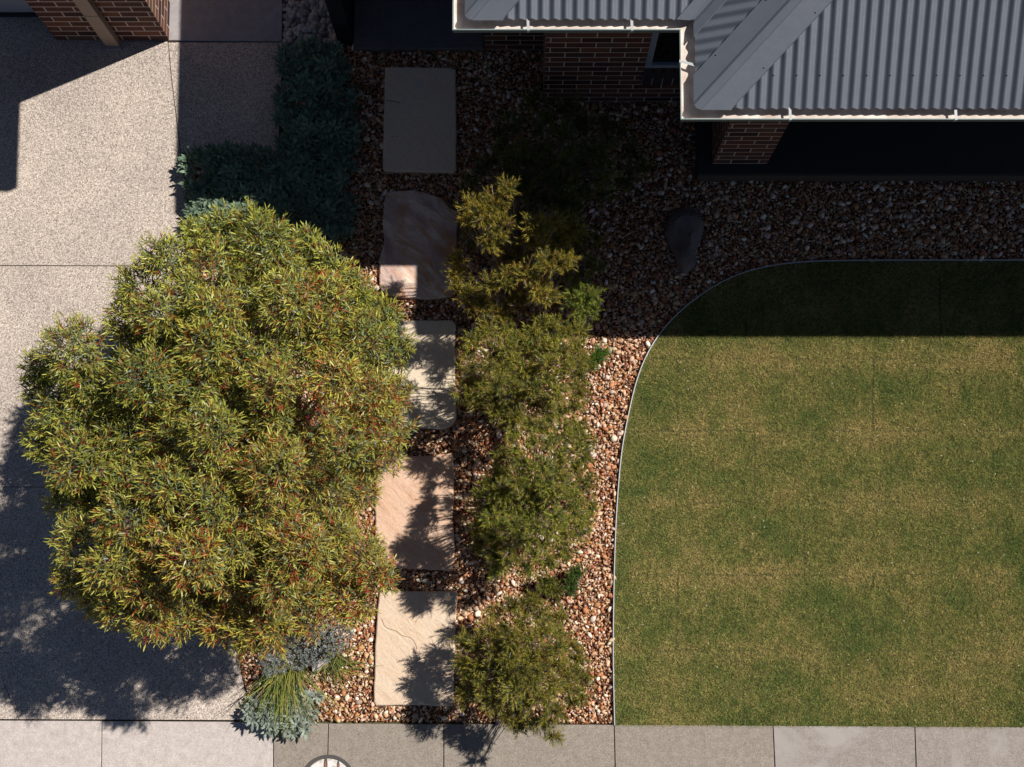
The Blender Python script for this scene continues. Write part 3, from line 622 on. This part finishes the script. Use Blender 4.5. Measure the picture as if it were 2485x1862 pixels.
def tube(mb, pts, rad, n=7):
    P = np.array(pts, float); d = np.gradient(P, axis=0); d = unit(d); ref = np.array([.31, .17, .1]); u = unit(np.cross(d, ref)); v = np.cross(d, u); rings = []
    for i in range(len(P)): rings.append([tuple(P[i] + (u[i] * math.cos(a) + v[i] * math.sin(a)) * rad[i]) for a in np.linspace(0, 2 * math.pi, n + 1)[:-1]])
    for i in range(len(P) - 1):
        for k in range(n): mb.face([rings[i][k], rings[i][(k + 1) % n], rings[i + 1][(k + 1) % n], rings[i + 1][k]])

# ------------------------------------------------------------------ the big round eucalypt shrub
def eucalypt():
    r = np.random.default_rng(21)
    out = [(600, 452), (640, 478), (665, 512), (720, 552), (765, 600), (830, 655), (875, 725), (890, 785), (868, 830), (895, 880), (902, 935), (870, 980), (825, 1010), (838, 1050), (790, 1085), (745, 1120), (735, 1190), (800, 1165), (840, 1180), (848, 1240), (822, 1300), (770, 1335), (715, 1360), (660, 1375), (620, 1392), (545, 1400), (490, 1372), (400, 1372), (290, 1360), (205, 1322), (140, 1275), (125, 1205), (148, 1140), (100, 1050), (68, 985), (88, 900), (70, 830), (68, 765), (115, 690), (195, 662), (222, 700), (250, 640), (300, 570), (345, 522), (405, 508), (440, 470), (520, 470), (570, 452)]
    O = np.array(out, float)
    # lobes in picture-independent metres: outline taken at z = 2.0
    P2 = DP(out, 2.0); cen = P2.mean(0) + np.array([.0, .0]); base = D(585, 1000)
    lobes = []
    cand = P2.min(0) + r.random((9000, 2)) * (P2.max(0) - P2.min(0)); cand = cand[inpoly(cand, P2)]
    seg = np.vstack([P2[i] + (P2[(i + 1) % len(P2)] - P2[i]) * t for i in range(len(P2)) for t in np.linspace(0, 1, 6)[:-1]])
    de = np.array([np.min(np.linalg.norm(seg - c, axis=1)) for c in cand])
    cand = cand[de > .06]; de = de[de > .06]
    holes = [(D(236, 775, 2.0), .21), (D(222, 705, 2.0), .1), (D(462, 792, 2.2), .15), (D(330, 1095, 2.1), .12), (D(748, 1085, 2.0), .08), (D(430, 1290, 2.1), .17), (D(500, 1310, 2.1), .12), (D(795, 1110, 2.), .1), (D(785, 1120, 2.0), .08), (D(165, 870, 2), .05), (D(560, 1050, 2.3), .07), (D(620, 700, 2.3), .07), (D(640, 1240, 2.2), .08), (D(230, 1180, 2.1), .08), (D(690, 1110, 2.1), .12), (D(350, 640, 2.1), .07)]
    mc = DP([(135, 745), (350, 610), (560, 520), (440, 700), (640, 650), (790, 710), (560, 830), (720, 830), (300, 850), (850, 930), (610, 980), (190, 960), (370, 1000), (720, 990), (480, 1130), (240, 1170), (640, 1140), (340, 1230), (290, 1330), (570, 1340), (790, 1240), (720, 1310), (430, 900)], 2.2)
    mcol = r.normal(0, 1, len(mc))
    def macro(p):
        d = np.linalg.norm(mc - p, axis=1); o = np.argsort(d); return o[0], d[o[0]], d[o[1]]
    kept = []
    for p, e in zip(cand, de):
        rad = min(.15 + .12 * r.random(), e + .05)
        if any(np.linalg.norm(p - h) < q + rad * .2 for h, q in holes) : continue
        if all(np.linalg.norm(p - k[0]) > .60 * (rad + k[1]) for k in kept): kept.append((p, rad, e))
    mk = []
    for p, rad, e in kept:
        dome_ = 1 - math.exp(-e / .38)
        z = 1.70 + .85 * dome_ + r.normal(0, .09) + + .16 * (vnoise(p[None], 1.9, 91)[0] - .5)
        k_, d1, d2 = macro(p); z += .06 - .50 * math.exp(-((d2 - d1) / .15) ** 2) + .05 * mcol[k_]; mk.append(k_)
        # keep where the silhouette was drawn: move towards the camera ray as it rises
        q = p * (H - z) / (H - 2.0) if True else p
        lobes.append((np.array([*q, z]), rad, k_))
        if e < .45:                                   # skirts below the rim
            for zz in (1.35, .95):
                if r.random() < .75: lobes.append((np.array([*(cen + (q - cen) * (.93 if zz > 1.2 else .82)), zz + r.normal(0, .08)]), rad * 1.05, k_))
        elif r.random() < .3: lobes.append((np.array([*(q + r.normal(0, .1, 2)), z - .55]), rad * 1.1, k_))
    # sprigs over the lobes
    SP, SD, SC, SR = [], [], [], []
    for (c, rad, k_) in lobes:
        n = int((1350 * rad ** 1.45 + 18) * (.5 if k_ in (9, 13, 20) else 1)); dv = unit(r.normal(0, 1, (n, 3))); dv[:, 2] = np.abs(dv[:, 2]) * .95 - .30 * (r.random(n) < .45); dv = unit(dv)
        rr = rad * (.35 + .65 * r.random((n, 1)) ** .55); pos = c + dv * rr * np.array([1, 1, .85])
        up = np.array([0, 0, 1.0]); ax = unit(dv * .9 + up * .55 + r.normal(0, .28, (n, 3)))
        SP.append(pos); SD.append(ax); SR.append(rr[:, 0] / rad); SC.append(np.full(n, r.normal(0, .6) + mcol[k_] * .9 + (1.2 if k_ in (9, 20, 21) else 0)))
    SP, SD, SR, SC = map(np.concatenate, (SP, SD, SR, SC)); n = len(SP)
    # tint: yellower on top, redder in the lower right of the crown
    zone = np.clip(.5 + (SP[:, 0] - cen[0]) * .22 - (SP[:, 1] - cen[1]) * .32 + .20 * SC + r.normal(0, .2, n), 0, 1)
    nl = 9; k = np.arange(nl)[None]; len_s = r.uniform(.07, .13, n)
    A = SP - SD * (len_s * .5)[:, None]; Btip = SP + SD * (len_s * .5)[:, None]
    u = unit(np.cross(SD, r.normal(0, 1, (n, 3)))); v = np.cross(SD, u)
    f = (.12 + .88 * k / (nl - 1)) + 0 * SR[:, None]; ang = k * 2.4 + r.random((n, 1)) * 6.28
    bp = A[:, None] + (Btip - A)[:, None] * f[..., None]
    spread = (1.15 - .75 * f)[..., None] + r.normal(0, .16, (n, nl, 1))
    ld = unit(SD[:, None] * np.cos(spread) + (u[:, None] * np.cos(ang)[..., None] + v[:, None] * np.sin(ang)[..., None]) * np.sin(spread))
    ld = unit(ld + r.normal(0, .13, ld.shape)); nr = unit(SD[:, None] - ld * np.sum(SD[:, None] * ld, -1, keepdims=True) + r.normal(0, .35, ld.shape))
    Ln = r.uniform(.046, .086, (n, nl)) * (1.1 - .42 * f); Wd = Ln * r.uniform(.12, .175, (n, nl))
    yel = np.array([.43, .445, .07]); grn = np.array([.26, .31, .065]); blu = np.array([.135, .185, .09]); red = np.array([.34, .075, .028]); ora = np.array([.38, .20, .05]); pale = np.array([.5, .52, .36])
    x = r.random((n, nl)); young = f ** 1.5 * .95 + r.normal(0, .12, f.shape)
    cidx = np.where(young > .55, 0, np.where(young > .2, 1, 2)); pal = np.stack([yel, grn, blu, red, ora, pale])
    cidx = np.where((x < .006 + .09 * zone[:, None] ** 3), 4, cidx); cidx = np.where(x > .993 - .04 * zone[:, None] ** 3, 3, cidx); cidx = np.where((x > .62) & (x < .626), 5, cidx)
    C = pal[cidx] * r.uniform(.72, 1.2, (n, nl, 1)) * (1 + .07 * SC)[:, None, None]
    C = C * (1 - .5 * zone[:, None, None]) + (C * np.array([1.08, .78, .75]) + np.array([.015, .012, .012])) * .5 * zone[:, None, None]
    lv = leaves(bp.reshape(-1, 3), ld.reshape(-1, 3), nr.reshape(-1, 3), Ln.ravel(), Wd.ravel(), np.clip(C.reshape(-1, 3), 0, 1), r.uniform(-.05, .28, n * nl), r)
    stc = np.where(r.random((n, 1)) < .25 + .3 * zone[:, None] ** 2, np.array([[.46, .055, .03]]), np.array([[.36, .16, .05]]))
    st = sticks(A - SD * .02, Btip, np.full(n, .0028), np.full(n, .0016), stc)
    # red shoot clusters
    hot = r.choice(n, 520, p=(zone ** 2 + .08) / np.sum(zone ** 2 + .08)); hc = []
    for h in hot:
        m = 7; b = SP[h] + r.normal(0, .012, (m, 3)); d_ = unit(SD[h] + r.normal(0, .45, (m, 3))); hc.append(sticks(b, b + d_ * r.uniform(.03, .065, (m, 1)), np.full(m, .003), np.full(m, .0015), np.tile(np.array([.50, .055, .028]) * r.uniform(.6, 1.1), (m, 1))))
    t = empty('eucalypt_shrub', (*base, 0), 'large round eucalypt with olive leaves and red shoots beside the driveway', 'tree')
    V, T, C = cat([lv]); fast('crown', V, T, M['leaf'], t, C)
    V, T, C = cat([st] + hc); fast('shoots', V, T, M['twig'], t, C)
    mb = MB(); b3 = np.array([*base, -.03]); fork = b3 + np.array([.03, -.02, .55])
    tube(mb, [b3, b3 + [.01, 0, .25], fork], [.06, .05, .045], 9)
    for (c, rad, k_) in lobes:
        if c[2] > 1.6 and r.random() < .8:
            m1 = fork + (c - fork) * .45 + np.array([0, 0, -.12]) + r.normal(0, .04, 3); tube(mb, [fork + r.normal(0, .012, 3), m1, c - [0, 0, rad * .5]], [.017, .011, .005], 5)
    mb.build('trunk', M['bark'], t, True)
    return n
eucalypt()

# ------------------------------------------------------------------ fine leaved shrubs on the right of the path
def needle_shrub(lobes, seed, dens, label, tint=(1, 1, 1), grp='needle leaved shrubs beside the stepping stones', loose=1.0):
    r = np.random.default_rng(seed); SP, SD, SC = [], [], []; L3 = []
    for (px, py, z, rad) in lobes:
        p = D(px, py, z); c = np.array([*p, z]); L3.append((c, rad)); n = int(dens * 2050 * rad ** 1.55 + 12)
        dv = unit(r.normal(0, 1, (n, 3))); dv[:, 2] = np.abs(dv[:, 2]) - .25 * (r.random(n) < .5); dv = unit(dv)
        pos = c + dv * rad * (.15 + .85 * r.random((n, 1)) ** .7) * np.array([1, 1, .75]) * loose
        SP.append(pos); SD.append(unit(dv * .8 + [0, 0, .5] + r.normal(0, .3, (n, 3)))); SC.append(np.full(n, r.normal(0, 1)))
    base = np.mean([c[:2] for c, _ in L3], 0); SP, SD, SC = map(np.concatenate, (SP, SD, SC)); n = len(SP); nl = 22
    k = np.arange(nl)[None]; ls = r.uniform(.05, .13, n); A = SP - SD * (ls * .5)[:, None]; Bt = SP + SD * (ls * .5)[:, None]
    u = unit(np.cross(SD, r.normal(0, 1, (n, 3)))); v = np.cross(SD, u); f = (.1 + .9 * k / (nl - 1)) + 0 * SP[:, :1]; ang = k * 2.4 + r.random((n, 1)) * 6.28
    bp = A[:, None] + (Bt - A)[:, None] * f[..., None]; sp_ = (1.05 - .6 * f)[..., None] + r.normal(0, .12, (n, nl, 1))
    ld = unit(SD[:, None] * np.cos(sp_) + (u[:, None] * np.cos(ang)[..., None] + v[:, None] * np.sin(ang)[..., None]) * np.sin(sp_))
    nr = unit(SD[:, None] + r.normal(0, .4, ld.shape)); Ln = r.uniform(.022, .042, (n, nl)); Wd = np.full((n, nl), .0042)
    s = unit(np.cross(ld, nr)) * (Wd / 2)[..., None]; V = np.stack([bp - s, bp + s, bp + ld * Ln[..., None]], 2).reshape(-1, 3); T = np.arange(n * nl * 3).reshape(-1, 3)
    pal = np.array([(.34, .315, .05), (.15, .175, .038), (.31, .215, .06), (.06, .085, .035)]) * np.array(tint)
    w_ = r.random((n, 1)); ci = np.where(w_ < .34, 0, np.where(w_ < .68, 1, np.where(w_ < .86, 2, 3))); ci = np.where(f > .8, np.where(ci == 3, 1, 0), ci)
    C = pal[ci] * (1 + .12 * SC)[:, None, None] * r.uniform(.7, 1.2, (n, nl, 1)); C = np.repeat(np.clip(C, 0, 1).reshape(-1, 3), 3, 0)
    t = empty('needle_shrub', (*base, 0), label, 'shrub', grp)
    fast('foliage', V, T, M['needle'], t, C)
    b3 = np.array([*base, -.02]); parts = []; m = int(60 + 16 * len(L3))
    for c, rad in L3:
        q = 5; a = np.tile(b3 + (c - b3) * .1 + [0, 0, .0], (q, 1)) + r.normal(0, .03, (q, 3)); e = c + r.normal(0, rad * .45, (q, 3)); mid = (a + e) / 2 + r.normal(0, .03, (q, 3))
        parts += [sticks(a, mid, np.full(q, .006), np.full(q, .004), np.tile([.22, .17, .14], (q, 1))), sticks(mid, e, np.full(q, .004), np.full(q, .002), np.tile([.28, .22, .18], (q, 1)))]
    h = r.choice(n, max(20, n // 14)); e = SP[h]; parts.append(sticks(e - SD[h] * .06 + r.normal(0, .01, e.shape), e + SD[h] * .055, np.full(len(h), .0022), np.full(len(h), .0014), pick([(.55, .46, .42), (.34, .24, .2), (.45, .3, .28)], [1, 1, 1], len(h), r)))
    V, T, C = cat(parts); fast('stems', V, T, M['twig'], t, C)
def blob(r, pts, n, z0, z1, ra, rb):
    P = np.array(pts, float); out = []; c = P.mean(0)
    seg = np.vstack([P[i] + (P[(i + 1) % len(P)] - P[i]) * t for i in range(len(P)) for t in np.linspace(0, 1, 6)[:-1]])
    for _ in range(4000):
        q = P.min(0) + r.random(2) * (P.max(0) - P.min(0))
        if not inpoly(q[None], P)[0]: continue
        e = np.min(np.linalg.norm(seg - q, axis=1)) / 270; rad = r.uniform(ra, rb)
        if e < rad * .15: continue
        if any(np.hypot(q[0] - o[0], q[1] - o[1]) / 270 < .67 * (rad + o[3]) for o in out): continue
        out.append((q[0], q[1], z0 + (z1 - z0) * (1 - math.exp(-e / .16)) * r.uniform(.35, 1.2), rad * r.uniform(.6, 1.05)))
        if len(out) >= n: break
    return out
rr = np.random.default_rng(2)
# upper shrub, mostly in the house's shade; the listed lobes catch the sun
sh1 = [(1065, 440, 1.25, .10), (1040, 465, 1.25, .11), (1075, 490, 1.2, .12), (1015, 445, 1.2, .07), (1095, 410, 1.3, .07), (1060, 525, 1.15, .08), (1005, 470, 1.15, .06),
       (1160, 490, 1.25, .10), (1150, 520, 1.15, .08), (1200, 480, 1.2, .06), (1135, 590, 1.1, .10), (1095, 600, 1.1, .09), (1180, 565, 1.2, .09), (1215, 570, 1.2, .08), (1165, 625, 1.05, .09), (1060, 610, 1.05, .07), (1235, 560, 1.15, .05), (1185, 640, 1., .07),
       (990, 600, .8, .10), (985, 560, .8, .07), (1010, 640, .8, .1), (1040, 660, .8, .1), (1110, 560, .75, .13), (1120, 650, .8, .1), (1080, 680, .75, .1), (1200, 520, .8, .14), (1240, 500, .8, .1)]
needle_shrub(sh1, 31, 1.15, 'tall sparse olive shrub beside the rust streaked slab, only its tips in sun', (1.1, .95, .9))
needle_shrub([(1262, 640, .75, .09), (1245, 660, .7, .1), (1282, 635, .72, .06), (1262, 680, .6, .08), (1235, 635, .65, .06), (1275, 665, .6, .07)], 32, .8, 'small bright green shrub at the edge of the house shadow left of the lawn curve', (.8, 1.0, .85))
needle_shrub(blob(rr, [(1012, 720), (1060, 690), (1120, 720), (1190, 688), (1255, 710), (1272, 770), (1270, 850), (1225, 900), (1160, 880), (1130, 930), (1060, 900), (1015, 870), (990, 850), (1005, 780)], 60, .75, 1.32, .07, .12), 33, 1.15, 'broad olive green shrub right of the cream slab, just below the roof shadow', (1, 1, 1))
needle_shrub(blob(rr, [(1095, 905), (1170, 890), (1250, 920), (1275, 985), (1268, 1060), (1282, 1090), (1262, 1150), (1215, 1200), (1165, 1230), (1100, 1245), (1045, 1215), (1025, 1160), (1035, 1080), (1075, 1000), (1080, 950)], 90, .75, 1.35, .07, .125), 34, 1.15, 'largest olive green needle leaved shrub, beside the pinkish orange slab', (.98, 1.05, 1))
needle_shrub(blob(rr, [(1090, 1305), (1150, 1290), (1210, 1330), (1240, 1400), (1265, 1460), (1262, 1520), (1215, 1550), (1190, 1590), (1130, 1575), (1060, 1545), (1005, 1500), (985, 1440), (990, 1385), (1040, 1350)], 70, .5, 1.05, .07, .12) + [(1190, 1592, .85, .035), (1205, 1590, .8, .03)], 35, 1.1, 'olive green shrub overhanging the footpath beside the honey coloured slab', (1, .97, .95))
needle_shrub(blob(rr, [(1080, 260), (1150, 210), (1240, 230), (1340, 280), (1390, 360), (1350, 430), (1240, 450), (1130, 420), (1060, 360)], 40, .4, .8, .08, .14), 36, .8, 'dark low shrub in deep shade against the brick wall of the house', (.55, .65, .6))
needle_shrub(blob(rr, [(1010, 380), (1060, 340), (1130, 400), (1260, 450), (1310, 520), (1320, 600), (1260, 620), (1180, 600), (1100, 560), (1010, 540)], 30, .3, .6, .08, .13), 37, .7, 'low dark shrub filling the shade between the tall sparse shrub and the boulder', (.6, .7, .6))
for i, (pts, z, lab, ti) in enumerate((([(1292, 770), (1300, 762), (1280, 782), (1288, 778)], .1, 'tiny bright green seedling among the pebbles near the lawn edge', (.6, 1.15, .9)), ([(1240, 1240), (1236, 1256), (1233, 1272), (1248, 1236)], .13, 'tiny dark green seedling between the two lower shrubs, nearer the lawn', (.4, .75, .85)), ([(1178, 1268), (1190, 1258), (1172, 1252), (1200, 1275)], .13, 'tiny olive seedling between the two lower shrubs, nearer the path', (.9, 1, .9)))):
    needle_shrub([(x, y, z, .045) for x, y in pts], 40 + i, 1.4, lab, tuple(.8 * q for q in ti), 'seedlings among the pebbles')

# ------------------------------------------------------------------ felted grey green leaves
def sage_parts(P, z, r, size=1., tint=(1, 1, 1)):
    n = len(P); nl = 11; k = np.arange(nl)[None]; ang = k * 2.4 + r.random((n, 1)) * 6.28
    el = (1.15 - 1.0 * (k / nl)) + r.normal(0, .18, (n, nl)) * 1.0; el = np.clip(1.35 - el * .9, .1, 1.3)
    ax = unit(np.stack([r.normal(0, .22, n), r.normal(0, .22, n), np.ones(n)], 1)); u = unit(np.cross(ax, [1, .1, 0])); v = np.cross(ax, u)
    ld = unit((u[:, None] * np.cos(ang)[..., None] + v[:, None] * np.sin(ang)[..., None]) * np.cos(el)[..., None] + ax[:, None] * np.sin(el)[..., None])
    B = np.concatenate([P, np.asarray(z)[:, None]], 1)[:, None] + ld * .004 + np.zeros((n, nl, 1)); nr = unit(ax[:, None] - ld * np.sum(ax[:, None] * ld, -1, keepdims=True) + r.normal(0, .12, ld.shape))
    L = r.uniform(.05, .085, (n, nl)) * size * (1.1 - .4 * k / nl); W = L * r.uniform(.28, .36, (n, nl))
    C = np.array([.14, .20, .155]) * np.array(tint) * r.uniform(.65, 1.35, (n, nl, 1)) + 0.05 * r.random((n, nl, 1)) ** 3
    return leaves(B.reshape(-1, 3), ld.reshape(-1, 3), nr.reshape(-1, 3), L.ravel(), W.ravel(), C.reshape(-1, 3), r.uniform(.05, .3, n * nl), r)
r = np.random.default_rng(50)
def scatter(poly, step, z=0):
    Q = DP(poly, z); lo, hi = Q.min(0), Q.max(0); X, Y = np.meshgrid(np.arange(lo[0], hi[0], step), np.arange(lo[1], hi[1], step)); P = np.stack([X.ravel(), Y.ravel()], 1) + r.uniform(-.5, .5, (X.size, 2)) * step
    return P[inpoly(P, Q)]
P = scatter([(618, 108), (690, 100), (735, 130), (765, 200), (762, 330), (760, 430), (755, 520), (700, 560), (600, 560), (430, 520), (398, 480), (395, 440), (402, 400), (400, 345), (470, 325), (600, 330), (607, 240), (600, 200)], .052, .12)
P = P[vnoise(P, 7, 72) + r.random(len(P)) * .5 > .3]; P = P + (np.stack([vnoise(P, 5, 73), vnoise(P, 5, 74)], 1) - .5) * .09 + [.012, 0]
z = .05 + .20 * vnoise(P, 5, 71) + r.normal(0, .025, len(P))
V, T, C = sage_parts(P, z, r, 1.22, (.98, 1.03, .86)); tag(fast('ground_cover', V, T, M['sage'], None, C), 'grey green felted ground cover in an L shape beside the driveway and path', 'ground cover', kind='stuff')
t = empty('sage_plant', (*D(610, 1550), 0), 'silver green felted plant spilling over the footpath corner at the end of the bed', 'plant')
P = scatter([(545, 1510), (600, 1500), (650, 1490), (688, 1505), (680, 1540), (660, 1580), (620, 1588), (580, 1580), (545, 1560), (524, 1540)], .05, .1)
V, T, C = sage_parts(P, .05 + .1 * r.random(len(P)), r, 1.12, (1.7, 1.42, 1.5)); fast('leaf_rosettes', V, T, M['sage'], t, C)
q = len(P); bb = np.column_stack([P, np.full(q, .08)]); V, T, C = sticks(np.array([*D(615, 1540), -.02]) + (bb - [*D(615, 1540), 0]) * [.15, .15, 0], bb, np.full(q, .004), np.full(q, .003), np.tile([.2, .2, .15], (q, 1))); fast('stems', V, T, M['twig'], t, C)
# grey small leaved lavender like shrub
t = empty('lavender_shrub', (*D(660, 1405), 0), 'grey blue small leaved shrub under the lower edge of the eucalypt', 'shrub')
P = scatter([(560, 1400), (600, 1370), (660, 1345), (740, 1335), (765, 1360), (750, 1400), (710, 1430), (650, 1450), (580, 1460), (550, 1440)], .028, .3)
z = .16 + .22 * vnoise(P, 5, 77) + r.normal(0, .03, len(P)); V, T, C = sage_parts(P, z, r, .26, (1.3, 1.05, 1.25)); fast('foliage', V, T, M['sage'], t, C)
q = len(P); e = np.column_stack([P, z]); a_ = np.array([*D(660, 1405), -.02]) + (e - [*D(660, 1405), 0]) * [.5, .5, 0]; f_ = e[r.choice(q, q // 2)] + r.normal(0, .012, (q // 2, 3)); V, T, C = cat([sticks(a_, e, np.full(q, .003), np.full(q, .0015), np.tile([.2, .18, .15], (q, 1))), sticks(f_, f_ + r.normal(0, .006, f_.shape) + [0, 0, .012], np.full(len(f_), .0045), np.full(len(f_), .002), np.tile([.55, .53, .6], (len(f_), 1)))]); fast('stems', V, T, M['twig'], t, C)
# strappy grass tussock
def tussock(cx_, cy_, n, seed, lab, spread, pref, sc_=1.0):
    r = np.random.default_rng(seed); b = np.array([*D(cx_, cy_), -.02]); t = empty('strappy_grass', tuple(b), lab, 'grass tussock'); parts = []
    az = r.normal(pref, spread, n); L = r.uniform(.25, .62, n) * sc_; lean = r.uniform(.4, 1.2, n)
    base = b + np.column_stack([r.normal(0, .05, n), r.normal(0, .045, n), np.zeros(n)])
    d = np.stack([np.cos(az), np.sin(az), np.zeros(n)], 1); seg = 6; pts = []
    for k in range(seg + 1):
        s = k / seg; hx = L * (np.sin(lean) * s + .30 * s * s); hz = L * (np.cos(lean) * s * 1.3 - .78 * s * s * np.clip(lean, .4, 1)); pts.append(base + d * hx[:, None] + np.array([0, 0, 1]) * np.maximum(hz, .0)[:, None] + [0, 0, .02])
    sv = np.stack([-d[:, 1], d[:, 0], np.zeros(n)], 1); V = []; wd = r.uniform(.0026, .0048, n)
    for k in range(seg + 1): w_ = (wd * (1 - (k / seg) ** 2 * .9))[:, None]; V += [pts[k] - sv * w_, pts[k] + sv * w_]
    V = np.stack(V, 1); T = []
    for k in range(seg): T += [(2 * k, 2 * k + 1, 2 * k + 3), (2 * k, 2 * k + 3, 2 * k + 2)]
    T = np.array(T)[None] + (np.arange(n) * 2 * (seg + 1))[:, None, None]
    C = pick([(.30, .32, .05), (.17, .22, .05), (.40, .36, .13), (.09, .13, .05), (.32, .20, .10)], [3, 3, 1.5, 2.5, .7], n, r) * r.uniform(.7, 1.15, (n, 1))
    fast('blades', V.reshape(-1, 3), T.reshape(-1, 3), M['grass'], t, np.repeat(C, 2 * (seg + 1), 0))
    mb = MB(); tube(mb, [b, b + [0, 0, .05]], [.05, .03], 8); mb.build('crown_base', M['bark'], t)
tussock(622, 1432, 430, 60, 'yellow green strappy grass arching over the silver green plant by the footpath', .42, -1.60)
tussock(722, 1420, 90, 61, 'small wispy straw coloured tuft at the pebbles beside the pale rock', 1.0, -.9, .5)

# fallen leaves on the driveway
lf = MB(); p = U(455, 1742, 0); lf.face([(p[0] - .01, p[1], .004), (p[0], p[1] - .006, .008), (p[0] + .012, p[1] + .002, .005), (p[0] + .002, p[1] + .008, .010)])
tag(lf.build('fallen_leaf', mat('dry_leaf', (.30, .10, .07), .8, .2)), 'single reddish brown fallen leaf on the driveway near the footpath', 'leaf')
